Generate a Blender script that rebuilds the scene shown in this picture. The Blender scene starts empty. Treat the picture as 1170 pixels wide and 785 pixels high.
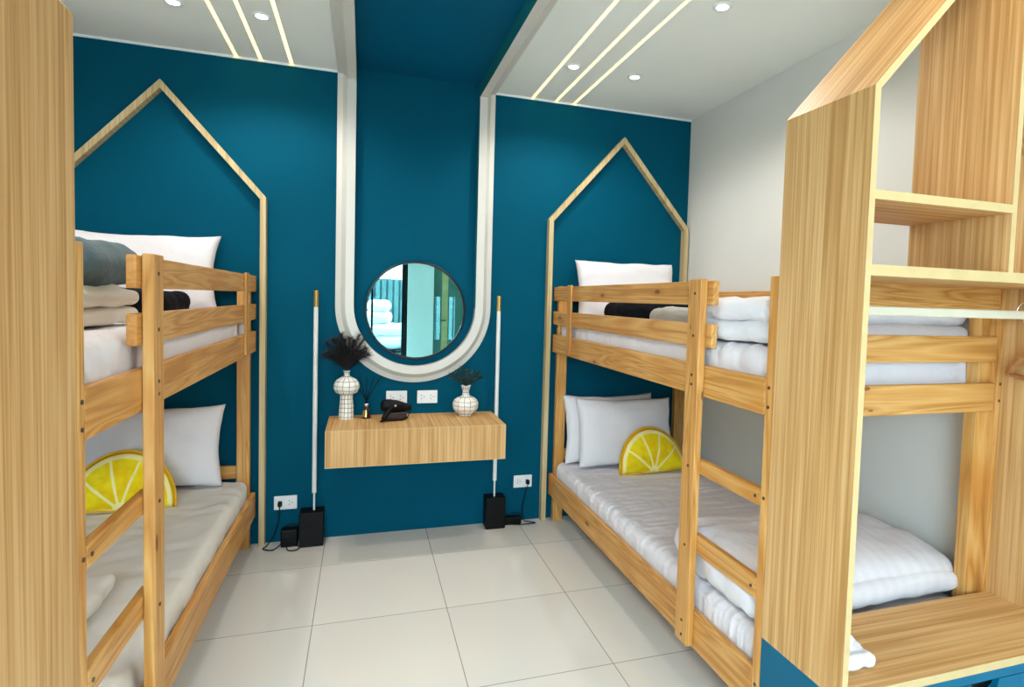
import bpy, bmesh, math, random
from mathutils import Vector, Matrix, noise
random.seed(7)
PI = math.pi
scn = bpy.context.scene
COL = scn.collection

# ------------------------------------------------------------------ camera
CAM = dict(D=3.6927, h=1.4574, f=670.3646, cx=632.1828, cy=377.1028, yaw=0.315, pitch=-0.0497, roll=0.0298)
def make_camera():
    cy_, sy_ = math.cos(CAM['yaw']), math.sin(CAM['yaw'])
    cp, sp = math.cos(CAM['pitch']), math.sin(CAM['pitch'])
    cr, sr = math.cos(CAM['roll']), math.sin(CAM['roll'])
    F = Vector((sy_*cp, cy_*cp, sp)); R = Vector((cy_, -sy_, 0)); U = R.cross(F)
    R2 = R*cr + U*sr; U2 = -R*sr + U*cr
    M = Matrix(((R2.x, U2.x, -F.x, 0), (R2.y, U2.y, -F.y, -CAM['D']), (R2.z, U2.z, -F.z, CAM['h']), (0, 0, 0, 1)))
    cd = bpy.data.cameras.new('camera'); co = bpy.data.objects.new('camera', cd); COL.objects.link(co)
    co.matrix_world = M
    cd.sensor_fit = 'HORIZONTAL'; cd.sensor_width = 36
    cd.lens = CAM['f']/1170*36
    cd.shift_x = -(CAM['cx']-585)/1170
    cd.shift_y = (CAM['cy']-392.5)/1170
    cd.clip_start = .02
    scn.camera = co
make_camera()

# ------------------------------------------------------------------ light and exposure
EXPOSURE = 1.28
scn.view_settings.view_transform = 'Standard'
scn.view_settings.look = 'None'
scn.view_settings.gamma = 1
scn.view_settings.use_curve_mapping = False
scn.view_settings.exposure = EXPOSURE
W = bpy.data.worlds.new('daylight'); scn.world = W; W.use_nodes = True
WORLD_COL = (0.74, 0.89, 1.06, 1); WORLD_STR = 11.0
W.node_tree.nodes['Background'].inputs[0].default_value = WORLD_COL
W.node_tree.nodes['Background'].inputs[1].default_value = WORLD_STR
SPOT_W = 10.5        # each ceiling downlight
SPOT_COL = (1.0, 0.97, 0.94)
LED_STR = 2.6       # ceiling strip lights
LENS_STR = 9.0
def portal(name, loc, rot, sx, sy):
    l = bpy.data.lights.new(name, 'AREA'); l.shape = 'RECTANGLE'; l.size = sx; l.size_y = sy
    l.cycles.is_portal = True
    o = bpy.data.objects.new(name, l); COL.objects.link(o); o.location = loc; o.rotation_euler = rot
YR = -5.6           # rear wall
portal('window_portal', (-0.42, YR-.12, 1.25), (math.radians(90), 0, 0), 2.05, 2.3)

# ------------------------------------------------------------------ materials
def lin(c):
    return tuple(((v/255)/12.92 if v/255 <= .04045 else ((v/255+.055)/1.055)**2.4) for v in c) + (1,)
class NT:
    def __init__(s, name):
        s.m = bpy.data.materials.new(name); s.m.use_nodes = True; s.t = s.m.node_tree
        s.b = s.t.nodes['Principled BSDF']
    def n(s, typ, **kw):
        k = s.t.nodes.new(typ)
        for a, v in kw.items():
            setattr(k, a, v)
        return k
    def l(s, a, b): s.t.links.new(a, b)
    def math(s, op, a, b=None, c=None):
        k = s.n('ShaderNodeMath', operation=op)
        for i, v in enumerate((a, b, c)):
            if v is None: continue
            if isinstance(v, (int, float)): k.inputs[i].default_value = v
            else: s.l(v, k.inputs[i])
        return k.outputs[0]
    def coord(s, scale=(1, 1, 1), loc=(0, 0, 0), rnd=True):
        tc = s.n('ShaderNodeTexCoord'); mp = s.n('ShaderNodeMapping')
        mp.inputs['Scale'].default_value = scale; mp.inputs['Location'].default_value = loc
        s.l(tc.outputs['Object'], mp.inputs['Vector'])
        return mp.outputs[0]
    def noise(s, vec, scale, detail=2, rough=.5, dist=0):
        k = s.n('ShaderNodeTexNoise'); k.inputs['Scale'].default_value = scale; k.inputs['Detail'].default_value = detail
        k.inputs['Roughness'].default_value = rough; k.inputs['Distortion'].default_value = dist
        s.l(vec, k.inputs['Vector']); return k.outputs['Fac']
    def ramp(s, fac, stops):
        k = s.n('ShaderNodeValToRGB'); r = k.color_ramp
        while len(r.elements) < len(stops): r.elements.new(.5)
        for e, (p, c) in zip(r.elements, stops):
            e.position = p; e.color = c if len(c) == 4 else lin(c)
        s.l(fac, k.inputs[0]); return k.outputs[0]
    def mix(s, fac, a, b, mode='MIX'):
        k = s.n('ShaderNodeMix', data_type='RGBA', blend_type=mode)
        for i, v in ((0, fac), (6, a), (7, b)):
            if isinstance(v, (int, float)): k.inputs[i].default_value = v
            elif isinstance(v, tuple): k.inputs[i].default_value = v
            else: s.l(v, k.inputs[i])
        return k.outputs[2]
    def bump(s, h, strength=.2, dist=.01):
        k = s.n('ShaderNodeBump'); k.inputs['Strength'].default_value = strength; k.inputs['Distance'].default_value = dist
        s.l(h, k.inputs['Height']); s.l(k.outputs[0], s.b.inputs['Normal'])
    def done(s, col=None, rough=.5, metal=0, spec=.5):
        if col is not None:
            if isinstance(col, tuple): s.b.inputs['Base Color'].default_value = col
            else: s.l(col, s.b.inputs['Base Color'])
        s.b.inputs['Roughness'].default_value = rough; s.b.inputs['Metallic'].default_value = metal
        s.b.inputs['Specular IOR Level'].default_value = spec
        return s.m

def plain(name, rgb, rough=.5, metal=0, spec=.5, var=.06, vs=6):
    t = NT(name); v = t.noise(t.coord(), vs, 3)
    c = lin(rgb)
    lo = tuple(x*(1-var) for x in c[:3]) + (1,); hi = tuple(min(1, x*(1+var)) for x in c[:3]) + (1,)
    return t.done(t.ramp(v, [(.3, lo), (.7, hi)]), rough, metal, spec)

def pine(name, axis):
    t = NT(name)
    sc = [9, 9, 9]; sc[axis] = .55
    v = t.coord(tuple(sc))
    big = t.noise(v, 1.0, 2, .5, 1.2)
    rings = t.math('FRACT', t.math('MULTIPLY', big, 9.0))
    tri = t.math('ABSOLUTE', t.math('SUBTRACT', rings, .5))
    fs = [160, 160, 160]; fs[axis] = 3
    fine = t.noise(t.coord(tuple(fs)), 1.0, 2)
    f = t.math('ADD', t.math('MULTIPLY', tri, 1.1), t.math('MULTIPLY', fine, .45))
    col = t.ramp(f, [(.15, (176, 118, 54)), (.45, (208, 152, 80)), (.8, (222, 174, 106))])
    # broad tone shifts along the boards (finger joints)
    js = [.6, .6, .6]; js[axis] = 3.2
    tone = t.noise(t.coord(tuple(js), (3, 1, 2)), 1.5, 1)
    col = t.mix(t.math('MULTIPLY', t.math('SMOOTH_MIN', t.math('MAXIMUM', t.math('MULTIPLY', t.math('SUBTRACT', tone, .38), 3.0), 0.0), 1.0, .1), .65), col, lin((198, 134, 62)), 'MIX')
    # knots
    ks = [11, 11, 11]; ks[axis] = 4.2
    vo = t.n('ShaderNodeTexVoronoi'); vo.inputs['Scale'].default_value = 1.0; vo.inputs['Randomness'].default_value = 1
    t.l(t.coord(tuple(ks), (.3, .7, .1)), vo.inputs['Vector'])
    sep = t.n('ShaderNodeSeparateColor'); t.l(vo.outputs['Color'], sep.inputs[0])
    pick = t.math('GREATER_THAN', sep.outputs[0], .76)
    rad = t.math('LESS_THAN', vo.outputs['Distance'], .12)
    halo = t.math('MULTIPLY', pick, t.math('SUBTRACT', 1.0, t.math('MINIMUM', t.math('MULTIPLY', vo.outputs['Distance'], 3.2), 1.0)))
    col = t.mix(t.math('MULTIPLY', halo, .6), col, lin((176, 116, 52)))
    col = t.mix(t.math('MULTIPLY', t.math('MULTIPLY', pick, rad), .75), col, lin((104, 58, 26)))
    return t.done(col, .42, 0, .4)
PINE = [pine('pine_along_x', 0), pine('pine_along_y', 1), pine('pine_along_z', 2)]

def laminate(name, vary, base=((180, 133, 76), (203, 158, 101), (216, 176, 122))):
    t = NT(name)
    s1 = [1.2, 1.2, 1.2]; s1[vary] = 75
    s2 = [2.5, 2.5, 2.5]; s2[vary] = 170
    s3 = [.5, .5, .5]; s3[vary] = 7
    a = t.noise(t.coord(tuple(s1)), 1.0, 2, .5, .3)
    b = t.noise(t.coord(tuple(s2)), 1.0, 2)
    c = t.noise(t.coord(tuple(s3)), 1.0, 1)
    f = t.math('ADD', t.math('MULTIPLY', a, .55), t.math('ADD', t.math('MULTIPLY', b, .30), t.math('MULTIPLY', c, .15)))
    return t.done(t.ramp(f, [(.38, base[0]), (.5, base[1]), (.60, base[2])]), .58, 0, .3)
LAM_Y = laminate('oak_laminate_y', 1)
LAM_X = laminate('oak_laminate_x', 0)
EDGE = plain('edge_banding', (204, 178, 126), .6, var=.04, vs=20)
HOUSEW = laminate('pale_frame_wood', 0, ((176, 154, 108), (196, 174, 128), (210, 190, 146)))

TEAL = plain('teal_paint', (0, 78, 101), .65, spec=.05, var=.04, vs=2)
TEALC = plain('teal_cabinet', (0, 96, 128), .45, spec=.2, var=.02)
WHITE = plain('white_wall_paint', (220, 220, 214), .7, spec=.25, var=.015, vs=2)
CEILM = plain('ceiling_paint', (238, 242, 235), .7, spec=.25, var=.015, vs=2)
TEALTOP = plain('teal_ceiling_paint', (0, 88, 122), .6, spec=.1, var=.03, vs=2)
TEALSIDE = plain('teal_band_side', (20, 118, 122), .35, spec=.5, var=.03, vs=2)
ARCHM = plain('arch_white', (212, 209, 200), .4, var=.01)
TRIMW = plain('white_trim', (235, 238, 236), .5, var=.01)
BLACK = plain('black_plastic', (4, 4, 5), .5, spec=.2, var=.1)
BLACKM = plain('black_metal', (10, 10, 11), .35, metal=.3, var=.1)
BROWNB = plain('dark_brown_plastic', (44, 30, 30), .35, var=.15, vs=30)
PLASW = plain('white_plastic', (238, 238, 236), .35, var=.01)
SLOT = plain('socket_slot', (150, 90, 90), .5, var=.1)
GOLD = plain('brass', (190, 160, 90), .3, metal=.8, var=.05)
SILVER = plain('silver_metal', (205, 205, 205), .25, metal=.9, var=.03)
STEEL = plain('screw_steel', (96, 82, 64), .4, metal=.6, var=.1)
ALU = plain('pale_rail', (222, 214, 190), .35, metal=.1, var=.03)
TUBE = plain('frosted_tube', (222, 224, 220), .4, var=.01)
HANGW = plain('hanger_wood', (196, 146, 98), .4, var=.12, vs=30)
RIBM = plain('grey_green_cladding', (40, 62, 58), .6, var=.08, vs=4)
PAVE = plain('terrace_paving', (205, 205, 200), .7, var=.05, vs=3)
STILE = plain('olive_door_stile', (176, 164, 112), .5, var=.15, vs=9)
GREENW = plain('green_door_panel', (66, 104, 92), .5, var=.1, vs=5)

def fabric(name, rgb, bump=.25, scale=14, stretch=(1, 1, 1), rough=.9, stripes=None, var=.04, sheen=.12):
    t = NT(name)
    v = t.coord(stretch)
    h = t.noise(v, scale, 4, .55, .6)
    c = lin(rgb)
    lo = tuple(x*(1-var) for x in c[:3]) + (1,)
    col = t.ramp(t.noise(v, scale*.4, 2), [(.3, lo), (.7, c)])
    if stripes:
        tc = t.n('ShaderNodeTexCoord'); sp = t.n('ShaderNodeSeparateXYZ'); t.l(tc.outputs['Object'], sp.inputs[0])
        s = t.math('GREATER_THAN', t.math('FRACT', t.math('MULTIPLY', sp.outputs[stripes[0]], stripes[1])), .5)
        col = t.mix(t.math('MULTIPLY', s, .5), col, tuple(x*.92 for x in c[:3]) + (1,))
    t.b.inputs['Sheen Weight'].default_value = sheen
    t.bump(h, bump, .012)
    return t.done(col, rough, 0, .2)
SHEET = fabric('white_sheet', (228, 224, 228), .6, 11, (1, .6, 1))
SHEETL = fabric('ivory_sheet', (226, 220, 210), .3, 9, (1, .6, 1))
DUVET = fabric('white_duvet', (232, 232, 238), .7, 16)
STRIPED = fabric('striped_duvet', (226, 222, 226), .5, 12, stripes=(0, 20))
PILLOW = fabric('white_pillowcase', (230, 226, 228), .4, 8)
BEIGE = fabric('cream_blanket', (248, 243, 228), .4, 10)
GREYB = fabric('grey_blanket', (176, 176, 168), .4, 30)
SLATE = fabric('slate_plush', (92, 112, 118), .6, 26, var=.25)
NAVY = fabric('navy_plush', (9, 12, 22), .6, 30, var=.2, sheen=0)

def mirror_mat():
    t = NT('mirror_glass'); return t.done(lin((158, 222, 228)), .0, 1, .5)
MIRROR = mirror_mat()
def glass_mat():
    m = bpy.data.materials.new('window_glass'); m.use_nodes = True; t = m.node_tree
    t.nodes.clear(); o = t.nodes.new('ShaderNodeOutputMaterial'); mx = t.nodes.new('ShaderNodeMixShader')
    a = t.nodes.new('ShaderNodeBsdfTransparent'); b = t.nodes.new('ShaderNodeBsdfGlossy')
    a.inputs[0].default_value = (.92, .97, .97, 1); b.inputs['Roughness'].default_value = .02
    mx.inputs[0].default_value = .06
    t.links.new(a.outputs[0], mx.inputs[1]); t.links.new(b.outputs[0], mx.inputs[2]); t.links.new(mx.outputs[0], o.inputs[0])
    return m
GLASS = glass_mat()
def emis(name, rgb, s):
    t = NT(name); c = lin(rgb)
    t.b.inputs['Emission Color'].default_value = c; t.b.inputs['Emission Strength'].default_value = s
    return t.done(c, .5)
LEDM = emis('warm_led', (255, 208, 104), LED_STR)
LENSM = emis('downlight_lens', (255, 252, 246), LENS_STR)

def floor_mat():
    t = NT('porcelain_tiles')
    b = t.n('ShaderNodeTexBrick'); b.offset = 0; b.squash = 1
    b.inputs['Scale'].default_value = 1; b.inputs['Brick Width'].default_value = .588; b.inputs['Row Height'].default_value = .6
    b.inputs['Mortar Size'].default_value = .0022; b.inputs['Mortar Smooth'].default_value = .2
    b.inputs['Color1'].default_value = lin((230, 227, 218)); b.inputs['Color2'].default_value = lin((225, 222, 214))
    b.inputs['Mortar'].default_value = lin((150, 146, 138))
    t.l(t.coord((1, 1, 1), (-.395+.588*10, .99+.6*10, 0)), b.inputs['Vector'])
    n = t.noise(t.coord(), 5, 3)
    c = t.mix(t.math('MULTIPLY', n, .12), b.outputs['Color'], lin((208, 206, 200)))
    return t.done(c, .09, 0, .5)
FLOORM = floor_mat()

def vase_mat(name, zs):
    t = NT(name)
    tc = t.n('ShaderNodeTexCoord'); sp = t.n('ShaderNodeSeparateXYZ'); t.l(tc.outputs['Object'], sp.inputs[0])
    n = t.math('MULTIPLY', t.noise(tc.outputs['Object'], 22, 2), .0)
    ang = t.math('ARCTAN2', sp.outputs[1], sp.outputs[0])
    wob = t.math('MULTIPLY', t.math('SUBTRACT', t.noise(tc.outputs['Object'], 18, 1), .5), .35)
    fa = t.math('FRACT', t.math('ADD', t.math('MULTIPLY', ang, 12/(2*PI)), wob))
    r = t.math('SQRT', t.math('ADD', t.math('POWER', sp.outputs[0], 2.0), t.math('POWER', sp.outputs[1], 2.0)))
    dist = t.math('MULTIPLY', t.math('MULTIPLY', t.math('ABSOLUTE', t.math('SUBTRACT', fa, .5)), 2*PI/12), r)
    la = t.math('LESS_THAN', dist, .0012)
    fz = t.math('FRACT', t.math('ADD', t.math('MULTIPLY', sp.outputs[2], 1/zs), wob))
    lz = t.math('LESS_THAN', t.math('MULTIPLY', t.math('ABSOLUTE', t.math('SUBTRACT', fz, .5)), zs), .0012)
    ln = t.math('MAXIMUM', la, lz)
    c = t.mix(ln, lin((236, 232, 222)), lin((48, 40, 40)))
    return t.done(c, .45)
VASEM = vase_mat('checked_ceramic', .026)

def lemon_mat():
    t = NT('lemon_print')
    tc = t.n('ShaderNodeTexCoord'); sp = t.n('ShaderNodeSeparateXYZ'); t.l(tc.outputs['Object'], sp.inputs[0])
    x, z = sp.outputs[0], t.math('MULTIPLY', sp.outputs[2], .80)
    r = t.math('SQRT', t.math('ADD', t.math('POWER', x, 2.0), t.math('POWER', z, 2.0)))
    ang = t.math('ARCTAN2', z, x)
    fa = t.math('FRACT', t.math('ADD', t.math('MULTIPLY', ang, 5/PI), .5))
    dl = t.math('MULTIPLY', t.math('MULTIPLY', t.math('ABSOLUTE', t.math('SUBTRACT', fa, .5)), PI/5), r)
    wob = t.math('MULTIPLY', t.math('SUBTRACT', t.noise(tc.outputs['Object'], 30, 2), .5), .006)
    lines = t.math('LESS_THAN', t.math('ADD', dl, wob), .0052)
    hub = t.math('LESS_THAN', r, .03)
    rim = t.math('GREATER_THAN', t.math('ADD', r, wob), .188)
    peel = t.math('GREATER_THAN', t.math('ADD', r, wob), .207)
    flesh = t.ramp(t.noise(t.coord((1, 1, 1)), 16, 3), [(.30, (232, 188, 10)), (.55, (240, 214, 20)), (.75, (244, 226, 40))])
    w = t.math('MAXIMUM', t.math('MAXIMUM', lines, hub), rim)
    c = t.mix(w, flesh, lin((248, 236, 160)))
    c = t.mix(peel, c, lin((222, 176, 20)))
    return t.done(c, .8, 0, .2)
LEMON = lemon_mat()

# ------------------------------------------------------------------ mesh helpers
def link(name, bm, mats, parent=None, smooth=False, loc=None):
    me = bpy.data.meshes.new(name); bmesh.ops.recalc_face_normals(bm, faces=bm.faces); bm.to_mesh(me); bm.free()
    if not isinstance(mats, (list, tuple)): mats = [mats]
    for m in mats: me.materials.append(m)
    if smooth:
        for p in me.polygons: p.use_smooth = True
    o = bpy.data.objects.new(name, me); COL.objects.link(o)
    if parent: o.parent = parent
    if loc: o.location = loc
    return o
def tag(o, label, cat, group=None):
    o['label'] = label; o['category'] = cat
    if group: o['group'] = group
    return o
def thing(name, label, cat, loc, group=None):
    o = bpy.data.objects.new(name, None); o.empty_display_size = .1; COL.objects.link(o); o.location = loc
    return tag(o, label, cat, group)
def struct(o):
    o['kind'] = 'structure'; return o
def bx(bm, x0, x1, y0, y1, z0, z1, bev=0, mat=0):
    x0, x1 = min(x0, x1), max(x0, x1); y0, y1 = min(y0, y1), max(y0, y1); z0, z1 = min(z0, z1), max(z0, z1)
    vs = [bm.verts.new((x, y, z)) for x in (x0, x1) for y in (y0, y1) for z in (z0, z1)]
    idx = [(0, 1, 3, 2), (4, 6, 7, 5), (0, 4, 5, 1), (2, 3, 7, 6), (0, 2, 6, 4), (1, 5, 7, 3)]
    fs = [bm.faces.new([vs[i] for i in f]) for f in idx]
    for f in fs: f.material_index = mat
    if bev > 0:
        es = list({e for f in fs for e in f.edges})
        r = bmesh.ops.bevel(bm, geom=es, offset=bev, segments=2, affect='EDGES', profile=.5)
        for f in r['faces']: f.material_index = mat
    return fs
def box(name, mat, parent, rng, bev=.002):
    bm = bmesh.new(); bx(bm, *rng, bev=bev); return link(name, bm, mat, parent)
def prism(bm, pts, axis, a, b, mat=0):
    """pts polygon in the other two axes (in xyz order), extruded along axis a..b"""
    def mk(p, t):
        if axis == 0: return (t, p[0], p[1])
        if axis == 1: return (p[0], t, p[1])
        return (p[0], p[1], t)
    v0 = [bm.verts.new(mk(p, a)) for p in pts]; v1 = [bm.verts.new(mk(p, b)) for p in pts]
    fs = [bm.faces.new(v0), bm.faces.new(v1[::-1])]
    for i in range(len(pts)):
        j = (i+1) % len(pts); fs.append(bm.faces.new((v0[i], v0[j], v1[j], v1[i])))
    for f in fs: f.material_index = mat
    return fs
def lathe(bm, prof, seg=32, c=(0, 0, 0), mat=0, caps=True):
    rings = []
    for r, z in prof:
        rings.append([bm.verts.new((c[0]+r*math.cos(2*PI*k/seg), c[1]+r*math.sin(2*PI*k/seg), c[2]+z)) for k in range(seg)])
    for a, b in zip(rings, rings[1:]):
        for k in range(seg):
            f = bm.faces.new((a[k], a[(k+1) % seg], b[(k+1) % seg], b[k])); f.material_index = mat
    if caps:
        bm.faces.new(rings[0][::-1]).material_index = mat; bm.faces.new(rings[-1]).material_index = mat
def tube(bm, pts, r, seg=8, mat=0, r1=None):
    pts = [Vector(p) for p in pts]; rings = []
    n = len(pts)
    for i, p in enumerate(pts):
        d = (pts[min(i+1, n-1)]-pts[max(i-1, 0)]).normalized()
        up = Vector((0, 0, 1)) if abs(d.z) < .9 else Vector((1, 0, 0))
        a = d.cross(up).normalized(); b = d.cross(a)
        rr = r if r1 is None else r+(r1-r)*i/(n-1)
        rings.append([bm.verts.new(p+(a*math.cos(2*PI*k/seg)+b*math.sin(2*PI*k/seg))*rr) for k in range(seg)])
    for a, b in zip(rings, rings[1:]):
        for k in range(seg):
            bm.faces.new((a[k], a[(k+1) % seg], b[(k+1) % seg], b[k])).material_index = mat
    bm.faces.new(rings[0][::-1]).material_index = mat; bm.faces.new(rings[-1]).material_index = mat
def smooth_pts(ctrl, n=8):
    out = []; P = [Vector(c) for c in ctrl]; P = [P[0]]+P+[P[-1]]
    for i in range(1, len(P)-2):
        for k in range(n):
            t = k/n; a, b, c, d = P[i-1:i+3]
            out.append(.5*((2*b)+(c-a)*t+(2*a-5*b+4*c-d)*t*t+(3*b-a-3*c+d)*t**3))
    out.append(P[-2]); return out
def fbm(p, s, seed=0):
    q = Vector(p)*s+Vector((seed*7.3, seed*3.1, seed*5.7))
    return noise.noise(q)+.5*noise.noise(q*2.1)+.25*noise.noise(q*4.3)
def soft(bm, c, d, r=.04, amp=.006, scale=6, seed=0, n=(24, 24, 8), sag=None, stretch=(1, 1, 1), mat=0):
    """soft rounded slab centred c with dims d, wrinkled"""
    nx, ny, nz = n
    hx, hy, hz = d[0]/2, d[1]/2, d[2]/2; r = min(r, hx*.98, hy*.98, hz*.98)
    new = []
    def pt(u, v, w):
        p = Vector((u*hx, v*hy, w*hz))
        q = Vector((max(-hx+r, min(hx-r, p.x)), max(-hy+r, min(hy-r, p.y)), max(-hz+r, min(hz-r, p.z))))
        k = p-q
        nrm = k.normalized() if k.length > 1e-9 else Vector((0, 0, 0))
        p = q+nrm*min(r, k.length) if k.length > 1e-9 else p
        w_ = p+Vector(c)
        ws = Vector((w_.x*stretch[0], w_.y*stretch[1], w_.z*stretch[2]))
        p2 = w_+nrm*amp*fbm(ws, scale, seed)
        if sag: p2 = sag(p2, u, v, w)
        return p2
    cache = {}
    def V(i, j, k):
        key = (i, j, k)
        if key not in cache:
            def g(a, na):   # denser spacing near edges
                t = 2*a/na-1; return math.sin(t*PI/2)*.5+t*.5
            cache[key] = bm.verts.new(pt(g(i, nx), g(j, ny), g(k, nz)))
        return cache[key]
    def quad(a, b, c_, d_):
        f = bm.faces.new((a, b, c_, d_)); f.material_index = mat; f.smooth = True
    for i in range(nx):
        for j in range(ny):
            quad(V(i, j, 0), V(i, j+1, 0), V(i+1, j+1, 0), V(i+1, j, 0)); quad(V(i, j, nz), V(i+1, j, nz), V(i+1, j+1, nz), V(i, j+1, nz))
    for i in range(nx):
        for k in range(nz):
            quad(V(i, 0, k), V(i+1, 0, k), V(i+1, 0, k+1), V(i, 0, k+1)); quad(V(i, ny, k), V(i, ny, k+1), V(i+1, ny, k+1), V(i+1, ny, k))
    for j in range(ny):
        for k in range(nz):
            quad(V(0, j, k), V(0, j, k+1), V(0, j+1, k+1), V(0, j+1, k)); quad(V(nx, j, k), V(nx, j+1, k), V(nx, j+1, k+1), V(nx, j, k+1))
def pillow_mesh(w, h, t, seed=0, n=30, ear=.06, crease=1.0):
    """stands in the XZ plane, thickness along Y, base at z=0"""
    bm = bmesh.new(); rows = {}
    for s in (1, -1):
        for i in range(n+1):
            for j in range(n+1):
                edge = i in (0, n) or j in (0, n)
                if s == -1 and edge: rows[(s, i, j)] = rows[(1, i, j)]; continue
                u = math.sin((2*i/n-1)*PI/2)*.6+(2*i/n-1)*.4; v = math.sin((2*j/n-1)*PI/2)*.6+(2*j/n-1)*.4
                x = u*w/2*(1-ear*(1-v*v)*abs(u)); z = v*h/2*(1-ear*1.3*(1-u*u)*abs(v))
                th = t/2*(max(0, 1-u**4)**.5*max(0, 1-v**4)**.5)**.8
                wr = fbm((x*1.0, s*.4, z*1.3), 7, seed)*.010*crease
                rad = math.atan2(v, u); cr = math.sin(rad*9+seed)*.003*crease*(abs(u)*abs(v))
                y = -s*(th+(wr+cr)*min(1, th/(t*.15)+.1))
                x += fbm((x, z, 2.), 5, seed+3)*.006; z += fbm((x, z, 5.), 5, seed+9)*.007
                rows[(s, i, j)] = bm.verts.new((x, y, z+h/2))
    for s in (1, -1):
        for i in range(n):
            for j in range(n):
                q = [rows[(s, i, j)], rows[(s, i+1, j)], rows[(s, i+1, j+1)], rows[(s, i, j+1)]]
                f = bm.faces.new(q if s == 1 else q[::-1]); f.smooth = True
    return bm

# ------------------------------------------------------------------ room constants
XC = .31; XR = 2.175; XL = 2*XC-XR; H = 2.75
def room():
    bm = bmesh.new(); bx(bm, XL-.1, XR+.1, YR-.15, .1, -.1, 0); struct(link('floor', bm, FLOORM))
    bm = bmesh.new(); bx(bm, XL-.1, XR+.1, 0, .1, 0, H+.1); struct(link('wall_back', bm, TEAL))
    bm = bmesh.new(); bx(bm, XR, XR+.1, YR-.15, 0, 0, H+.1); struct(link('wall_right', bm, WHITE))
    bm = bmesh.new(); bx(bm, XL-.1, XL, YR-.15, 0, 0, H+.1); struct(link('wall_left', bm, WHITE))
    # ceiling: two white sides with slots for the strip lights, raised teal band in the middle
    bm = bmesh.new()
    def slab(xa, xb, slots):
        xs = [xa]+[v for s in slots for v in (s-.0085, s+.0085)]+[xb]
        for k in range(0, len(xs), 2): bx(bm, xs[k], xs[k+1], YR, 0, H, H+.015)
        bx(bm, xa, xb, YR, 0, H+.015, H+.1)
    slab(XL, -.154, sorted((-.399, -.557, -.68)))
    slab(.774, XR, sorted((1.019, 1.177, 1.30)))
    bx(bm, -.154, .774, YR, 0, H+.03, H+.1, mat=1)
    struct(link('ceiling', bm, [CEILM, TEALTOP]))
    # white line where ceiling meets teal wall
    bm = bmesh.new(); bx(bm, XL, -.156, -.006, 0, H-.012, H); bx(bm, .776, XR, -.006, 0, H-.012, H)
    struct(link('trim_2', bm, TRIMW))
room()

# ------------------------------------------------------------------ arch moulding
def arch():
    R = .464; zc = 1.395; xc = XC
    prof = [(0, 0), (0, .014), (.030, .022), (.056, .055), (.104, .055), (.104, -.03)]   # (inward, proud)
    P = []
    P.append(('C', xc-R, YR)); P.append(('C', xc-R, -3.)); P.append(('K', xc-R, 0))
    for k in range(4): P.append(('W', xc-R, H-.2-(H-.2-zc)*k/4, 0))
    N = 48
    for k in range(N+1):
        a = PI+PI*k/N; P.append(('A', a))
    for k in range(3, -1, -1): P.append(('W', xc+R, H-.2-(H-.2-zc)*k/4, 1))
    P.append(('K', xc+R, 0)); P.append(('C', xc+R, -3.)); P.append(('C', xc+R, YR))
    bm = bmesh.new(); rings = []
    for p in P:
        ring = []
        for w, q in prof:
            wall_q = max(q, 0)
            if p[0] in 'CK':
                s = 1 if p[1] < xc else -1
                z = H-q
                y = -wall_q if p[0] == 'K' else p[2]
                ring.append(bm.verts.new((p[1]+s*w, y, z)))
            elif p[0] == 'W':
                s = 1 if p[1] < xc else -1
                ring.append(bm.verts.new((p[1]+s*w, -wall_q, p[2])))
            else:
                a = p[1]; r = R-w
                ring.append(bm.verts.new((xc+r*math.cos(a), -wall_q, zc+r*math.sin(a))))
        rings.append(ring)
    for a, b in zip(rings, rings[1:]):
        for k in range(len(prof)-1):
            f = bm.faces.new((a[k], a[k+1], b[k+1], b[k]))
            f.material_index = 1 if k == len(prof)-2 and (a[0].co.z > zc+.01 or b[0].co.z > zc+.01) else 0
    bmesh.ops.recalc_face_normals(bm, faces=bm.faces)
    struct(link('trim_1', bm, [ARCHM, TEALSIDE]))
arch()

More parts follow.
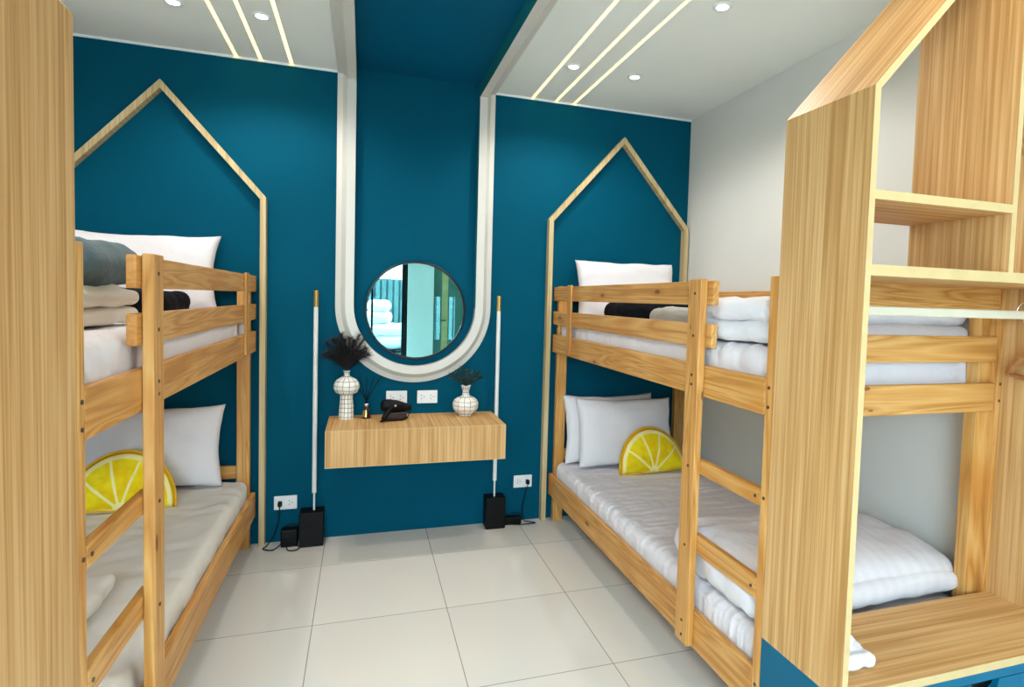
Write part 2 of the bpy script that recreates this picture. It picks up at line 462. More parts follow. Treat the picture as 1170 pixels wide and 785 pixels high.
# ------------------------------------------------------------------ rear wall with window and door (behind the camera, seen in the mirror)
def rear():
    y0, y1 = YR-.15, YR
    wx0, wx1, wz = -1.45, .655, 2.42
    dx0, dx1, dz = 1.045, 1.90, 2.05
    bm = bmesh.new()
    bx(bm, XL-.1, wx0, y0, y1, 0, H+.1); bx(bm, wx0, wx1, y0, y1, wz, H+.1)
    bx(bm, wx1, dx0, y0, y1, 0, H+.1); bx(bm, dx0, dx1, y0, y1, dz, H+.1); bx(bm, dx1, XR+.1, y0, y1, 0, H+.1)
    struct(link('wall_rear', bm, WHITE))
    w = bpy.data.objects.new('window_1', None); COL.objects.link(w); w.location = (0, 0, 0); struct(w)
    for a, b, tr in ((wx0, .15, .03), (.12, wx1, .085)):
        bm = bmesh.new(); t = .03
        bx(bm, a, a+t, y0+.04, y0+.09, 0, wz); bx(bm, b-tr, b, y0+.04, y0+.09, 0, wz)
        bx(bm, a+t, b-tr, y0+.04, y0+.09, wz-t, wz); bx(bm, a+t, b-tr, y0+.04, y0+.09, 0, .07)
        f = link('window_frame', bm, BLACKM, w)
        box('pane', GLASS, w, (a+t, b-tr, y0+.062, y0+.068, .07, wz-t), 0)
    # door with two tall glazed slots
    d = bpy.data.objects.new('door_1', None); COL.objects.link(d); struct(d)
    bm = bmesh.new(); g = [(dx0+.03, dx0+.11), (dx0+.25, dx0+.34)]
    bx(bm, dx0, g[0][0], y0+.05, y0+.09, 0, dz); bx(bm, g[0][1], g[1][0], y0+.05, y0+.09, 0, dz); bx(bm, g[1][1], dx1, y0+.05, y0+.09, 0, dz)
    for a, b in g: bx(bm, a, b, y0+.05, y0+.09, 0, .8); bx(bm, a, b, y0+.05, y0+.09, 1.47, dz)
    link('door_leaf', bm, GREENW, d)
    for a, b in g: box('pane', GLASS, d, (a, b, y0+.067, y0+.073, .8, 1.47), 0)
    box('centre_stile', STILE, d, (dx0+.13, dx0+.23, y0+.0905, y0+.098, 0, dz), .001)
    bm = bmesh.new(); tube(bm, [(1.24, y0+.098, 1.10), (1.24, y0+.13, 1.10), (1.16, y0+.13, 1.10)], .009); link('door_handle', bm, BLACKM, d)
    # terrace outside
    bm = bmesh.new(); bx(bm, -4, 5, -11, y0, -.12, -.02); struct(link('ground', bm, PAVE))
    bm = bmesh.new()
    for k in range(60): bx(bm, -3.6+k*.12, -3.52+k*.12, -8.6, -8.55, 0, 1.78)
    bx(bm, -3.6, 3.6, -8.65, -8.6, -.02, 1.80)
    tag(link('terrace_screen', bm, RIBM), 'grey ribbed screen outside the glass door, seen in the mirror', 'screen')
    b = thing('linen_table', 'low table outside the glass door under the white linen pile, seen in the mirror', 'table', (.34, -6.7, .10))
    box('table_top', BLACKM, b, (-.6, .6, -.35, .35, .42, .46))
    for sx in (-.55, .5):
        for sy in (-.3, .25): box('leg', PINE[2], b, (sx, sx+.05, sy, sy+.05, -.12, .42))
    z = .575
    for k, (wx, dx, hh) in enumerate(((.80, 0, .22), (.74, .02, .20), (.42, -.08, .20), (.38, -.08, .18))):
        bm = bmesh.new(); soft(bm, (0, 0, hh/2), (wx, .55, hh), .09, .02, 5, k, (20, 16, 8))
        o = link('folded_duvet', bm, DUVET, loc=(.34+dx, -6.7, z))
        tag(o, ['white folded duvet at the bottom of the pile seen in the mirror', 'white folded duvet second from the bottom of the pile seen in the mirror', 'white folded duvet third from the bottom of the pile seen in the mirror', 'white folded duvet on top of the pile seen in the mirror'][k], 'duvet', 'duvets piled outside')
        z += hh+.001
rear()

# ------------------------------------------------------------------ bunk beds
def X(s, q): return XC+s*q
def make_bed(s, label):
    r = thing('bunk_bed', label, 'bunk bed', (X(s, 1.36), -1.1, 0), 'pine bunk beds')
    ox, oy = r.location.x, r.location.y
    def B(name, ax, q0, q1, y0, y1, z0, z1, bev=.004, par=None):
        a, b = X(s, q0)-ox, X(s, q1)-ox
        return box(name, PINE[ax], par or r, (min(a, b), max(a, b), y0-oy, y1-oy, z0, z1), bev)
    def screw(par, q, y, z, ax=0):
        bm = bmesh.new()
        x = X(s, q)-ox
        if ax == 0: tube(bm, [(x+s*.002, y-oy, z), (x-s*.0022, y-oy, z)], .0055, 10)
        else: tube(bm, [(x, y-oy+.002, z), (x, y-oy-.0022, z)], .0055, 10)
        link('screw', bm, STEEL, par)
    zt = 1.553
    ph = B('post', 2, .906, .972, -.068, -.025, 0, zt)
    pf = B('post', 2, .880, .950, -2.214, -2.178, 0, zt)
    pw = B('post', 2, 1.785, 1.855, -.068, -.025, 0, zt)
    bm = bmesh.new()
    prism(bm, [(X(s, a)-ox, b-oy) for a, b in ((1.765, -2.150), (1.858, -2.150), (1.858, -2.217), (1.824, -2.217), (1.824, -2.1925), (1.765, -2.1925))], 2, 0, zt)
    pk = link('post', bm, PINE[2], r)
    lp = B('ladder_post', 2, .850, .879, -1.838, -1.753, .185, zt)
    # room side rails
    for z0, z1, n in ((.175, .315, 'side_rail'), (1.122, 1.238, 'side_rail')):
        B(n, 1, .880, .905, -2.177, -.028, z0, z1)
    for z0, z1 in ((1.303, 1.390), (1.458, 1.547)):
        B('guard_rail', 1, .880, .905, -1.872, -.028, z0, z1)
    B('batten', 2, .866, .879, -.400, -.335, 1.135, 1.553, .003)
    # wall side rails
    for z0, z1 in ((.175, .315), (1.122, 1.238)):
        B('side_rail', 1, 1.830, 1.8545, -2.149, -.069, z0, z1)
    B('guard_rail', 1, 1.830, 1.8545, -2.149, -.069, 1.458, 1.547)
    # head rails
    for z0, z1 in ((.405, .478), (1.122, 1.21), (1.458, 1.547)):
        B('head_rail', 0, .973, 1.784, -.055, -.032, z0, z1)
    # foot rails
    for z0, z1 in ((.30, .40), (1.112, 1.213), (1.287, 1.378), (1.466, 1.547)):
        B('foot_rail', 0, .951, 1.822, -2.213, -2.193, z0, z1)
    # ladder rungs
    for z0, z1 in ((.834, .888), (.535, .605)):
        g = B('ladder_rung', 1, .8795, .905, -2.177, -1.765, z0, z1)
        g2 = g
        screw(g, .8795, -2.155, (z0+z1)/2)
    for z in (.215, .27, .56, .86, 1.165, 1.20, 1.345, 1.50): screw(lp, .850, -1.80, z)
    for z in (.22, .27, .865, 1.15, 1.21): screw(pf, .880, -2.196, z)
    for z in (.22, .27, 1.15, 1.21): screw(pk, 1.842, -2.217, z, 1)
    # bases that carry the mattresses
    for z0 in (.215, 1.14):
        B('mattress_base', 1, .906, 1.829, -2.149, -.069, z0, z0+.018, .001)
    return r
make_bed(1, 'pine bunk bed on the right with the yellow cushion against the white wall')
make_bed(-1, 'pine bunk bed on the left, with the slate grey blanket on its top bunk')

def mattress(s, z0, z1, label, mat, seed, q0=.91, q1=1.82, amp=.010, n=(36, 90, 10), st=(1, 2.2, .6), sc=9):
    x = X(s, (q0+q1)/2); y0, y1 = -2.146, -.075
    bm = bmesh.new()
    soft(bm, (0, 0, (z1-z0)/2), (q1-q0, y1-y0, z1-z0), .045, amp, sc, seed, n, stretch=st)
    return tag(link('mattress', bm, mat, loc=(x, (y0+y1)/2, z0)), label, 'mattress', 'sheeted mattresses of the bunks')
mattress(1, .234, .400, 'white sheeted mattress on the lower bunk of the right bed', SHEET, 1, n=(30, 260, 8), st=(.7, 3.2, .5), sc=11, amp=.006)
mattress(1, 1.159, 1.330, 'white sheeted mattress on the upper bunk of the right bed', SHEET, 2)
mattress(-1, .234, .405, 'ivory sheeted mattress on the lower bunk of the left bed', SHEETL, 3)
mattress(-1, 1.159, 1.335, 'white sheeted mattress on the upper bunk of the left bed', SHEET, 4)

def pillow(name, w, h, t, loc, rx, rz, mat, label, seed, ry=0, group='white bed pillows', **kw):
    o = link(name, pillow_mesh(w, h, t, seed, **kw), mat)
    o.location = loc; o.rotation_euler = (rx, ry, rz)
    return tag(o, label, 'pillow', group)
R_ = math.radians
pillow('pillow', .70, .40, .15, (1.655, -.185, 1.338), R_(-12), R_(-2), PILLOW, 'white pillow standing at the head of the upper right bunk', 1)
pillow('pillow', .66, .44, .11, (1.585, -.150, .408), R_(-10), R_(3), PILLOW, 'rear white pillow of the pair on the lower right bunk', 2)
pillow('pillow', .66, .44, .13, (1.635, -.295, .408), R_(-14), R_(-3), PILLOW, 'front white pillow on the lower right bunk, behind the yellow cushion', 3)
pillow('pillow', .74, .42, .16, (-1.10, -.185, 1.342), R_(-12), R_(3), PILLOW, 'white pillow standing at the head of the upper left bunk', 4, ear=.09)
pillow('pillow', .68, .44, .16, (-1.04, -.215, .41), R_(-14), R_(4), PILLOW, 'white pillow standing at the head of the lower left bunk', 5, ear=.08)

# lemon cushions
def lemon(loc, rx, rz, ry, label, sc=1.0):
    r = thing('lemon_cushion', label, 'cushion', loc, 'lemon slice cushions')
    r.rotation_euler = (rx, ry, rz); r.scale = (sc, sc, sc)
    n = 40; m = 14; R = .22; hz = 1/.80; t = .055
    bm = bmesh.new(); V = {}
    for s in (1, -1):
        for i in range(n+1):
            a = PI*i/n
            for j in range(m+1):
                rr = j/m
                edge = (j == m) or i in (0, n)
                if s == -1 and edge: V[(s, i, j)] = V[(1, i, j)]; continue
                x = R*rr*math.cos(a); z = R*hz*rr*math.sin(a)
                # puff
                e = min(1-rr, math.sin(a)*rr*1.15 if rr > 0 else 0)
                th = t*max(0, e*2.2)**.5 if e < .4545 else t
                if rr == 0: th = 0
                th += .004*fbm((x, z, s), 14, 3) if not edge else 0
                V[(s, i, j)] = (bm.verts.new((x, -s*th, z+fbm((x, z, 1), 6, 2)*.004)))
    c = None
    for s in (1, -1):
        for i in range(n):
            for j in range(m):
                q = [V[(s, i, j)], V[(s, i+1, j)], V[(s, i+1, j+1)], V[(s, i, j+1)]]
                try: bm.faces.new(q if s == 1 else q[::-1]).smooth = True
                except ValueError: pass
    bmesh.ops.remove_doubles(bm, verts=bm.verts, dist=.0004)
    link('printed_cover', bm, LEMON, r)
    bm = bmesh.new()
    tube(bm, [(R*math.cos(PI*k/30), 0, R*hz*math.sin(PI*k/30)) for k in range(31)], .006, 8)
    tube(bm, [(-R, 0, 0), (0, 0, -.002), (R, 0, 0)], .006, 8)
    for f in bm.faces: f.smooth = True
    link('piping', bm, plain('peel_piping', (220, 170, 30), .8), r)
lemon((1.735, -.465, .412), R_(-18), R_(-4), R_(-3), 'yellow lemon slice cushion on the lower right bunk')
lemon((-1.07, -.50, .415), R_(-18), R_(8), R_(4), 'yellow lemon slice cushion on the lower left bunk, behind the ladder')

# bedding on the bunks
def bedding(name, parts, mat, label, cat, seed=0, sag=None):
    bm = bmesh.new()
    xs = [p[0][0] for p in parts]; ys = [p[0][1] for p in parts]
    cx, cy = sum(xs)/len(xs), sum(ys)/len(ys); zb = min(p[0][2]-p[1][2]/2 for p in parts)
    for k, (c, d, r, amp, sc) in enumerate(parts):
        soft(bm, (c[0]-cx, c[1]-cy, c[2]-zb), d, r, amp, sc, seed+k, (26, 26, 10), sag=sag)
    return tag(link(name, bm, mat, loc=(cx, cy, zb)), label, cat)
bedding('folded_duvet', [((1.67, -1.90, 1.374), (.89, .48, .075), .036, .010, 8), ((1.67, -1.88, 1.447), (.90, .50, .085), .042, .014, 8)],
        DUVET, 'white duvet folded in layers at the foot of the upper right bunk', 'duvet', 11)
bedding('grey_blanket', [((1.62, -1.28, 1.388), (.52, .50, .105), .045, .008, 10)], GREYB, 'folded light grey blanket on the upper right bunk next to the navy bolster', 'blanket', 13)
bedding('navy_bolster', [((1.56, -.72, 1.400), (.50, .34, .135), .065, .008, 10)], NAVY, 'dark navy rolled blanket on the upper right bunk in front of the pillow', 'blanket', 15)
bedding('striped_duvet', [((1.665, -1.93, .506), (.92, .50, .185), .085, .014, 7), ((1.60, -1.70, .490), (.72, .30, .14), .06, .016, 7)],
        STRIPED, 'white striped duvet folded at the foot of the lower right bunk', 'duvet', 17,
        sag=lambda p, u, v, w: Vector((p.x, p.y, p.z-.045*max(0, -v)**2*(w*.5+.5)-.02*max(0, u)**4*(w*.5+.5))))
bedding('flat_blanket', [((-1.10, -1.74, .450), (.62, .80, .065), .03, .018, 6)], SHEETL, 'ivory blanket laid flat at the foot of the lower left bunk', 'blanket', 19)
bedding('cream_duvet', [((-1.03, -1.62, 1.370), (.62, .56, .055), .027, .008, 7), ((-1.03, -1.60, 1.428), (.62, .56, .062), .03, .016, 7)],
        BEIGE, 'cream duvet folded at the foot of the upper left bunk', 'duvet', 21)
bedding('slate_blanket', [((-.97, -1.52, 1.534), (.50, .46, .125), .06, .022, 7)], SLATE, 'slate grey plush blanket heaped on the cream duvet of the upper left bunk', 'blanket', 23)
bedding('navy_blanket', [((-1.02, -.78, 1.395), (.54, .42, .115), .055, .014, 8)], NAVY, 'dark navy plush blanket on the upper left bunk in front of the pillow', 'blanket', 25)
bedding('sheet_corner', [((1.295, -2.38, .515), (.11, .10, .055), .027, .010, 20), ((1.305, -2.42, .487), (.14, .12, .046), .022, .010, 20)], DUVET,
        'crumpled white cloth on the wardrobe platform behind the side panel', 'cloth', 27)

# ------------------------------------------------------------------ house outline frames on the teal wall
def house(s, label):
    r = thing('house_frame', label, 'wall frame', (X(s, 1.34), 0, 0), 'house outlines on the teal wall')
    ox = r.location.x
    q0, q1, ze, za = .830, 1.850, 1.985, 2.563
    qm = (q0+q1)/2; w = .030; sl = (za-ze)/(qm-q0); L = math.hypot(1, sl)
    dz = w*L                       # vertical thickness of the rafters
    ein = ze+ (w*sl) - dz          # inner eave height
    def P(name, pts):
        bm = bmesh.new(); prism(bm, [(X(s, a)-ox, b) for a, b in pts], 1, -.052, -.0005); link(name, bm, HOUSEW, r)
    P('upright', [(q0, 0), (q0+w, 0), (q0+w, ein), (q0, ze)])
    P('upright', [(q1-w, 0), (q1, 0), (q1, ze), (q1-w, ein)])
    P('rafter', [(q0, ze), (q0+w, ein), (qm, za-dz), (qm, za)])
    P('rafter', [(q1, ze), (qm, za), (qm, za-dz), (q1-w, ein)])
house(1, 'pale wooden house outline around the head of the right bunk bed')
house(-1, 'pale wooden house outline around the head of the left bunk bed')

# ------------------------------------------------------------------ wardrobes
def wardrobe(s, label):
    r = thing('wardrobe', label, 'wardrobe', (X(s, 1.36), -2.37, 0), 'house shaped open wardrobes')
    ox, oy = r.location.x, r.location.y
    yb, yf = -2.218, -2.535
    q0, q1 = .880, 1.862; t = .018; ze = 2.012; zb = .435
    qm = (q0+q1)/2; sl = 1.12; za = ze+(qm-q0)*sl; dz = t*math.hypot(1, sl); ein = ze+t*sl-dz
    e = .0015
    def lx(q): return X(s, q)-ox
    def P(name, pts, a=yf, b=yb, mat=LAM_Y, par=None):
        bm = bmesh.new(); prism(bm, [(lx(p), z) for p, z in pts], 1, a-oy, b-oy); return link(name, bm, mat, par or r)
    def band(par, pts): P('edge_band', pts, yf-.0012, yf, EDGE, par)
    a = [(q0, zb), (q0+t, zb), (q0+t, ein), (q0, ze)]; band(P('side_panel', a), a)
    a = [(q1-t, zb), (q1, zb), (q1, ze), (q1-t, ein)]; band(P('side_panel', a), a)
    a = [(q0, ze), (q0+t, ein), (qm, za-dz), (qm, za)]; band(P('roof_panel', a), a)
    a = [(q1, ze), (qm, za), (qm, za-dz), (q1-t, ein)]; band(P('roof_panel', a), a)
    a = [(qm+.008, 1.573), (qm+.026, 1.573), (qm+.026, za-dz-.03*sl-.001), (qm+.008, za-dz-.01*sl-.001)]; band(P('divider', a), a)
    a = [(q0+t, 1.545), (q1-t, 1.545), (q1-t, 1.573), (q0+t, 1.573)]; band(P('long_shelf', a), a)
    a = [(q0+t, 1.735), (qm+.008, 1.735), (qm+.008, 1.758), (q0+t, 1.758)]; band(P('shelf', a), a)
    a = [(q0+t, zb), (q1-t, zb), (q1-t, zb+.024), (q0+t, zb+.024)]; band(P('platform', a), a)
    # teal base: sides, back rail, drawer
    P('base_side', [(q0, 0), (q0+t, 0), (q0+t, zb), (q0, zb)], mat=TEALC)
    P('base_side', [(q1-t, 0), (q1, 0), (q1, zb), (q1-t, zb)], mat=TEALC)
    P('top_rail', [(q0+t, zb-.028), (q1-t, zb-.028), (q1-t, zb-.0002), (q0+t, zb-.0002)], yf, yf+.02, TEALC)
    # drawer front with a cut-out finger pull in the middle of its upper edge
    zt_ = zb-.031; c0, c1 = qm-.055+.03, qm+.055+.03
    pts = [(q0+t+.002, .02), (q1-t-.002, .02), (q1-t-.002, zt_), (c1, zt_), (c1-.004, zt_-.022), (c1-.02, zt_-.034), (c0+.02, zt_-.034), (c0+.004, zt_-.022), (c0, zt_), (q0+t+.002, zt_)]
    d = P('drawer', pts, yf, yf+.018, TEALC)
    P('recess_shade', [(c0-.005, zt_-.05), (c1+.005, zt_-.05), (c1+.005, zt_+.002), (c0-.005, zt_+.002)], yf+.0185, yf+.03, BLACK, d)  # black plate behind the cut-out, stands in for the shade of the recess
    # clothes rail
    bm = bmesh.new(); bx(bm, lx(q0+t), lx(q1-t), -2.378-oy, -2.362-oy, 1.443, 1.470, .004); link('clothes_rail', bm, ALU, r)
    return r
wardrobe(1, 'oak house shaped open wardrobe with teal base at the foot of the right bunk')
wardrobe(-1, 'oak house shaped open wardrobe cut off at the left edge of the photo')

def hanger(loc, rz, label):
    r = thing('clothes_hanger', label, 'clothes hanger', loc, 'wooden hangers in the right wardrobe'); r.rotation_euler = (0, 0, rz)
    bm = bmesh.new(); pts = []
    for k in range(15): a = PI*1.12-(PI*1.12+.2)*k/14; pts.append((.017*math.cos(a), 0, .0+.017*math.sin(a)))
    # hook resting over the rail: loop top, then stem
    pts = [(0, .030*math.cos(a), .030*math.sin(a)) for a in [PI*.95-PI*1.25*k/14 for k in range(15)]]
    bm2 = bmesh.new(); pts = pts+[(0, .008, -.040), (0, 0, -.052), (0, 0, -.145)]
    tube(bm2, pts, .0018, 6); link('hook', bm2, SILVER, r)
    ctrl = [(-.165, -.220), (-.10, -.178), (-.03, -.148), (0, -.140), (.03, -.148), (.10, -.178), (.165, -.220)]
    sp = smooth_pts([(x, 0, z) for x, z in ctrl], 6)
    v = []
    for i, p in enumerate(sp):
        w = .011; v.append([bm.verts.new((p.x, yy, p.z+zz)) for yy, zz in ((-.008, -w), (.008, -w), (.008, w), (-.008, w))])
    for a, b in zip(v, v[1:]):
        for k in range(4): bm.faces.new((a[k], a[(k+1) % 4], b[(k+1) % 4], b[k]))
    bm.faces.new(v[0]); bm.faces.new(v[-1][::-1]); link('shoulder', bm, HANGW, r)
    bm = bmesh.new(); tube(bm, [(-.150, 0, -.222), (.150, 0, -.222)], .0055, 8); link('trouser_bar', bm, HANGW, r)
hanger((2.035, -2.370, 1.4405+.030), R_(48), 'nearer wooden hanger at the right end of the wardrobe rail')
hanger((2.085, -2.370, 1.4405+.030), R_(58), 'rear wooden hanger at the right end of the wardrobe rail')

# ------------------------------------------------------------------ floating console
def console():
    r = thing('floating_console', 'oak floating shelf box mounted on the teal wall below the round mirror', 'console', (.308, 0, 0))
    x0, x1, y0, y1, z0, z1 = -.180-.308, .797-.308, -.418, 0, .535, .735; t = .016
    bm = bmesh.new(); bx(bm, x0, x1, y0+t, y1-.001, z1-t, z1, .001); link('top', bm, LAM_X, r)
    bm = bmesh.new(); bx(bm, x0, x1, y0+t, y1-.001, z0, z0+t, .001); link('bottom', bm, LAM_X, r)
    for a, b in ((x0, x0+t), (x1-t, x1)): box('side', LAM_Y, r, (a, b, y0+t, y1-.001, z0+t, z1-t), .0)
    box('drawer_front', LAM_X, r, (x0, x1, y0, y0+t-.001, z0, z1), .0015)
    bm = bmesh.new()
    for a in ((x0, x1, y0-.0008, y0, z1-.003, z1), (x0, x1, y0-.0008, y0, z0, z0+.003), (x0, x0+.003, y0-.0008, y0, z0+.003, z1-.003), (x1-.003, x1, y0-.0008, y0, z0+.003, z1-.003)): bx(bm, *a)
    link('edge_band', bm, EDGE, r)
console()

# ------------------------------------------------------------------ mirror
def mirror():
    r = thing('round_mirror', 'round mirror with thin black rim inside the white arch', 'mirror', (.311, 0, 1.373))
    bm = bmesh.new(); lathe(bm, [(.286, 0), (.286, .012)], 96); o = link('mirror_glass', bm, MIRROR, r); o.rotation_euler = (PI/2, 0, 0); o.location = (0, -.016, 0)
    bm = bmesh.new(); rr = [(.300, .0), (.300, .034), (.297, .036), (.287, .036), (.287, .0)]
    lathe(bm, rr+[rr[0]], 96, caps=False); o = link('rim', bm, BLACKM, r); o.rotation_euler = (PI/2, 0, 0); o.location = (0, -.0005, 0)
    bm = bmesh.new(); lathe(bm, [(.285, 0), (.285, .015)], 64); o = link('backing', bm, BLACK, r); o.rotation_euler = (PI/2, 0, 0); o.location = (0, -.0005, 0)
mirror()

# ------------------------------------------------------------------ vases, grass, diffuser, hair dryer
ZT = .7355
def vase(loc, prof, label, name='vase'):
    bm = bmesh.new(); pts = smooth_pts([(r, 0, z) for r, z in prof], 5); pts = [(max(p.x, .002), p.z) for p in pts]
    top = pts[-1]
    inner = [(top[0]-.003, top[1]), (top[0]-.006, top[1]-.02), (.010, top[1]-.05)]
    lathe(bm, pts+inner, 40)
    return tag(link(name, bm, VASEM, smooth=True, loc=loc), label, 'vase', 'checked vases on the console')
V1 = (-.083, -.092, ZT); V2 = (.612, -.110, ZT)
vase(V1, [(.038, 0), (.042, .004), (.040, .06), (.036, .12), (.037, .142), (.060, .155), (.071, .178), (.071, .198), (.058, .225), (.030, .243), (.017, .252), (.016, .268), (.021, .281)],
     'tall white vase with black grid lines and a round collar, at the left end')
vase(V2, [(.040, 0), (.044, .006), (.046, .012), (.068, .030), (.078, .058), (.074, .090), (.050, .112), (.026, .122), (.021, .135), (.021, .160), (.031, .186)],
     'squat round white vase with black grid lines, at the right end')
def plume_bunch():
    r = thing('dried_grass', 'bunch of dark fluffy dried grass plumes in the tall vase', 'dried plant', (V1[0], V1[1], ZT+.225))
    m = plain('dark_plume', (66, 60, 62), .95, spec=.1, var=.3, vs=60)
    for k in range(15):
        a = (k-7)/7*1.0+random.uniform(-.1, .1); b = random.uniform(-.35, .30); L = random.uniform(.24, .33)*(1-.22*abs(a))
        bm = bmesh.new(); base = Vector((random.uniform(-.005, .005), random.uniform(-.005, .005), 0))
        d = Vector((math.sin(a)*.9, b*.5, math.cos(a*.8))).normalized()
        end = base+Vector((d.x*L*.72, max(-.09, min(.06, d.y*L)), d.z*L))
        mid = base+Vector((d.x*.012, 0, .075))
        pts = smooth_pts([base, mid, (mid+end)/2+Vector((0, 0, .012)), end], 6); tube(bm, pts, .0014, 4)
        npt = len(pts)
        for i in range(800):
            t = random.uniform(.30, 1); f = t*(npt-1); j = min(int(f), npt-2); p = pts[j].lerp(pts[j+1], f-j)
            dr = (pts[j+1]-pts[j]).normalized(); o = Vector((random.gauss(0, 1), random.gauss(0, .7), random.gauss(0, 1))); o = (o-dr*o.dot(dr)).normalized()
            l = random.uniform(.012, .055)*(1.1-.35*t); q = p+(dr*.8+o*1.0)*l
            if q.y+V1[1] > -.004: q.y = -.004-V1[1]
            w = dr.cross(o)*.0008
            vs = [bm.verts.new(p-w), bm.verts.new(p+w), bm.verts.new(q)]; bm.faces.new(vs)
        link('plume', bm, m, r)
plume_bunch()
def sprigs():
    r = thing('leafy_sprigs', 'dark grey green leafy sprigs in the squat vase', 'dried plant', (V2[0], V2[1], ZT+.145))
    m = plain('dusky_leaf', (58, 74, 68), .8, spec=.2, var=.35, vs=50)
    for k in range(13):
        a = (k-6)/6*1.15+random.uniform(-.08, .08); b = random.uniform(-.5, .3); L = random.uniform(.095, .135)
        d = Vector((math.sin(a), b*.6, math.cos(a)*.9)).normalized()
        bm = bmesh.new(); mid = Vector((d.x*.014, 0, .05)); end = mid+d*L*.78
        end.y = min(end.y, .07)
        pts = smooth_pts([(0, 0, 0), mid, end], 7); tube(bm, pts, .0014, 4)
        npt = len(pts)
        for i in range(34):
            t = .38+.62*i/33; f = t*(npt-1); j = min(int(f), npt-2); p = pts[j].lerp(pts[j+1], f-j); dr = (pts[j+1]-pts[j]).normalized()
            ang = i*2.4; o = Vector((math.cos(ang), math.sin(ang)*.7, math.sin(ang+1))); o = (o-dr*o.dot(dr)).normalized()
            u = (dr*.85+o*.7).normalized(); l = random.uniform(.014, .026); w = u.cross(o).normalized()*.0045
            vs = [bm.verts.new(p), bm.verts.new(p+u*l*.5+w), bm.verts.new(p+u*l), bm.verts.new(p+u*l*.5-w)]; bm.faces.new(vs)
        link('sprig', bm, m, r)
sprigs()
def diffuser():
    r = thing('reed_diffuser', 'small dark reed diffuser bottle with gold label beside the tall vase', 'diffuser', (.028, -.105, ZT))
    bm = bmesh.new(); lathe(bm, [(.024, 0), (.026, .004), (.025, .012), (.017, .055), (.0115, .066), (.010, .072)], 24); link('bottle', bm, BROWNB, r, True)
    bm = bmesh.new()
    for (z0, r0), (z1, r1) in [((.010, .0262), (.050, .0190))]:
        ks = [PI*1.10+PI*.42*k/8 for k in range(9)]
        a = [bm.verts.new((r0*math.cos(x), r0*math.sin(x), z0)) for x in ks]; b = [bm.verts.new((r1*math.cos(x), r1*math.sin(x), z1)) for x in ks]
        for k in range(8): bm.faces.new((a[k], a[k+1], b[k+1], b[k]))
    link('gold_label', bm, GOLD, r)
    bm = bmesh.new(); lathe(bm, [(.011, .070), (.0125, .073), (.0125, .086), (.008, .089)], 20); link('collar', bm, SILVER, r, True)
    for k in range(5):
        bm = bmesh.new(); a = (k-2)*.045; tube(bm, [(-a*.1, 0, .088), (a*.9, (-1)**k*.01, .245)], .0024, 6); link('reed', bm, BLACK, r)
diffuser()
def dryer():
    r = thing('hair_dryer', 'black hair dryer lying on the console below the left double socket', 'hair dryer', (.185, -.17, ZT)); r.rotation_euler = (0, 0, R_(8))
    # body: barrel pointing right, resting on its case
    bm = bmesh.new(); bx(bm, -.055, .070, -.02, .05, 0, .045, .008); link('case', bm, BROWNB, r)
    bm = bmesh.new(); lathe(bm, [(.020, -.070), (.034, -.064), (.038, -.03), (.036, .02), (.028, .05), (.021, .085), (.020, .100)], 24)
    o = link('barrel', bm, BLACK, r, True); o.rotation_euler = (0, R_(97), 0); o.location = (-.005, .01, .078)
    bm = bmesh.new(); tube(bm, smooth_pts([(-.02, -.015, .072), (-.05, -.045, .05), (-.075, -.075, .022)], 6), .017, 14, r1=.014); 
    for f in bm.faces: f.smooth = True
    link('handle', bm, BLACK, r)
    bm = bmesh.new(); lathe(bm, [(.0, 0), (.008, .001), (.008, .004), (.001, .007)], 16, caps=False); o = link('button', bm, SILVER, r, True); o.rotation_euler = (PI/2, 0, 0); o.location = (.0, -.026, .085)
    bm = bmesh.new(); tube(bm, smooth_pts([(-.078, -.078, .018), (-.09, -.06, .005), (-.06, -.045, .004), (.0, -.05, .004), (.05, -.04, .005), (.08, -.01, .02), (.10, .02, .06)], 6), .0035, 8)
    link('cord', bm, BLACK, r)
dryer()

# ------------------------------------------------------------------ sockets, plugs
def socket(x, z, label):
    r = thing('wall_socket', label, 'wall socket', (x, 0, z), 'white double wall sockets')
    box('plate', PLASW, r, (-.062, .062, -.009, -.0005, -.0405, .0405), .003)
    for sx in (-.028, .028):
        m = box('outlet', PLASW, r, (sx-.022, sx+.022, -.0105, -.0091, -.024, .024), .0005)
        bm = bmesh.new()
        for dx, dz in ((-.007, .010), (-.007, -.010), (.008, 0)): bx(bm, sx+dx-.0022, sx+dx+.0022, -.0112, -.0106, dz-.004, dz+.004)
        link('slot', bm, SLOT, m)
socket(.205, .838, 'white double socket below the mirror, above the hair dryer')
socket(.390, .838, 'white double socket below the mirror, nearer the squat vase')
socket(-.414, .232, 'white double socket low on the wall beside the left bunk bed')
socket(1.020, .262, 'white double socket low on the wall beside the right bunk bed')
def plug(x, z, path, label, r0=.0032):
    r = thing('power_plug', label, 'plug', (x, -.0115, z), 'black plugs with cords')
    bm = bmesh.new(); bx(bm, -.011, .011, -.032, 0, -.013, .013, .004); link('plug_body', bm, BLACK, r)
    bm = bmesh.new(); tube(bm, smooth_pts([(px-x, py+.0115, pz-z) for px, py, pz in path], 8), r0, 8)
    for f in bm.faces: f.smooth = True
    link('cord', bm, BLACK, r)
plug(-.442, .232, [(-.442, -.04, .222), (-.445, -.045, .15), (-.470, -.05, .06), (-.505, -.06, .006), (-.52, -.10, .005), (-.47, -.13, .005), (-.44, -.08, .005), (-.43, -.05, .005), (-.40, -.09, .005), (-.385, -.15, .005), (-.345, -.16, .005), (-.325, -.12, .005), (-.36, -.08, .005)],
     'black plug and looping cord in the socket beside the left bunk')
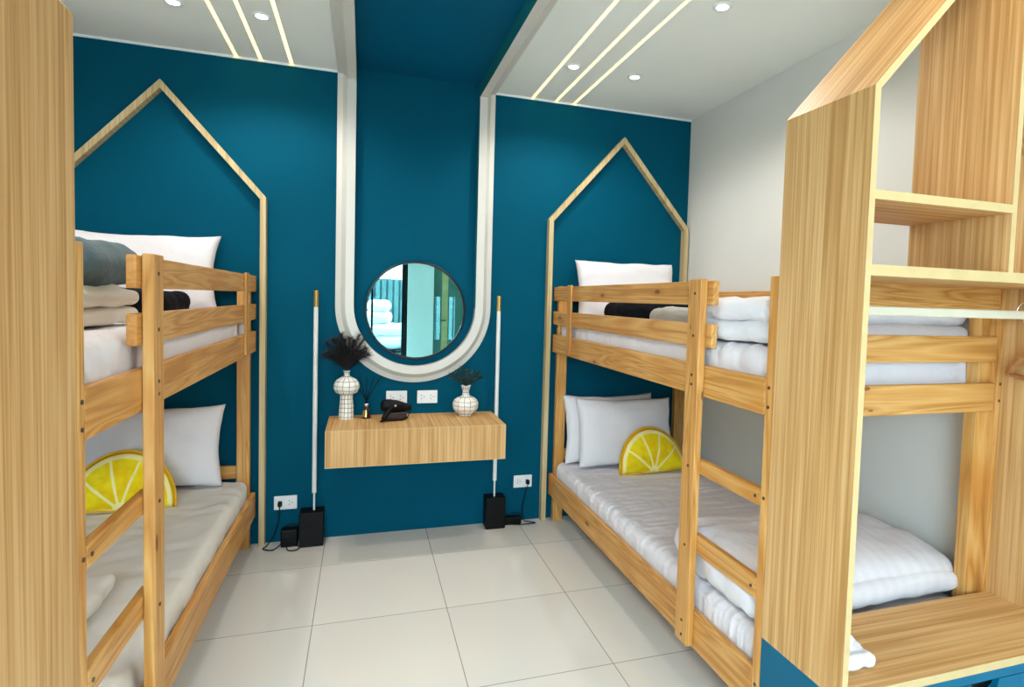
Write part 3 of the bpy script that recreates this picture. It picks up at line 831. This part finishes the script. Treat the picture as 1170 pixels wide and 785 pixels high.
plug(1.048, .262, [(1.048, -.04, .252), (1.03, -.05, .20), (1.01, -.045, .10), (1.02, -.05, .02), (1.06, -.06, .006), (1.09, -.085, .005), (1.0, -.09, .005), (.92, -.07, .005), (.89, -.06, .008)],
     'black plug and cord in the socket beside the right bunk')
def adapter(x, y, w, d, h, label):
    r = thing('power_adapter', label, 'power adapter', (x, y, 0), 'black adapters by the lamp bases')
    bm = bmesh.new(); bx(bm, -w/2, w/2, -d/2, d/2, 0, h, .008); link('housing', bm, BLACK, r)
    bm = bmesh.new(); tube(bm, smooth_pts([(w/2-.01, 0, h-.01), (w/2+.004, 0, h+.012), (0, 0, h+.02), (-w/2, 0, h)], 6), .003, 8); link('lead', bm, BLACK, r)
adapter(-.385, -.070, .09, .06, .10, 'black power adapter on the floor against the left lamp base')
adapter(.945, -.05, .11, .05, .05, 'black power adapter on the floor against the right lamp base')

# ------------------------------------------------------------------ standing tube lamps
def lamp(xp, yp, x0, x1, y0, y1, label):
    r = thing('tube_lamp', label, 'floor lamp', ((x0+x1)/2, (y0+y1)/2, 0), 'white tube lamps on black bases')
    ox, oy = r.location.x, r.location.y
    bm = bmesh.new(); bx(bm, x0-ox, x1-ox, y0-oy, y1-oy, 0, .20, .004); link('base', bm, BLACK, r)
    def T(name, rad, z0, z1, m):
        bm = bmesh.new(); lathe(bm, [(rad, z0), (rad, z1)], 20, (xp-ox, yp-oy, 0)); return link(name, bm, m, r)
    T('stem', .006, .2005, .302, TUBE); T('tube', .0125, .303, 1.382, TUBE); T('cap', .013, 1.383, 1.478, GOLD)
lamp(-.254, -.075, -.330, -.200, -.125, -.020, 'white tube floor lamp on black box base left of the console')
lamp(.815, -.075, .757, .882, -.115, -.015, 'white tube floor lamp on black box base right of the console')

# ------------------------------------------------------------------ ceiling lights
def led(x, label):
    bm = bmesh.new(); bx(bm, x-.0082, x+.0082, YR+.3, -.001, H+.004, H+.0148)
    tag(link('led_strip', bm, LEDM), label, 'strip light', 'warm strip lights in the ceiling')
for x, l in ((-.399, 'warm strip light left of the arch band, the one nearest the band'), (-.557, 'middle of the three warm strip lights left of the arch band'), (-.68, 'warm strip light left of the arch band, the one farthest from the band'),
             (1.019, 'warm strip light right of the arch band, the one nearest the band'), (1.177, 'middle of the three warm strip lights right of the arch band'), (1.30, 'warm strip light right of the arch band, the one nearest the right wall')):
    led(x, l)
def downlight(x, y, label, power=1.0):
    r = thing('downlight', label, 'downlight', (x, y, H), 'small round ceiling downlights')
    bm = bmesh.new(); pr = [(.026, -.001), (.026, -.005), (.041, -.005), (.043, -.0005), (.026, -.0005)]
    lathe(bm, pr, 32, caps=False); link('trim_ring', bm, TRIMW, r, True)
    bm = bmesh.new(); lathe(bm, [(.0255, -.004), (.0255, -.0008)], 24); link('lens', bm, LENSM, r)
    l = bpy.data.lights.new('bulb', 'SPOT'); l.energy = SPOT_W*power; l.color = SPOT_COL; l.spot_size = R_(150); l.spot_blend = .6; l.shadow_soft_size = .025
    o = bpy.data.objects.new('bulb', l); COL.objects.link(o); o.parent = r; o.location = (0, 0, -.03)
for x, y, l, *pw in ((-.828, -.577, 'downlight above the left bunk, outside the strip lights', .25), (-.468, -.577, 'downlight between the strip lights on the left side'),
                (1.088, -.577, 'downlight between the strip lights on the right side'), (1.462, -.570, 'downlight above the right bunk nearest the teal wall', .25),
                (1.463, -1.43, 'downlight above the right bunk, second from the teal wall'), (-.84, -1.43, 'downlight above the left bunk, second from the teal wall'),
                (1.463, -2.9, 'downlight above the open floor beyond the right wardrobe', .5), (-.84, -2.9, 'downlight above the open floor beyond the left wardrobe', .4),
                (1.088, -2.9, 'added unseen downlight between the strip lights beyond the right wardrobe', .3), (-.468, -2.9, 'added unseen downlight between the strip lights beyond the left wardrobe', .15),  # this pair is added out of view to brighten the wardrobe panels
                (1.463, -4.4, 'downlight near the rear wall on the right side'), (-.84, -4.4, 'downlight near the rear wall on the left side')):
    downlight(x, y, l, *pw)
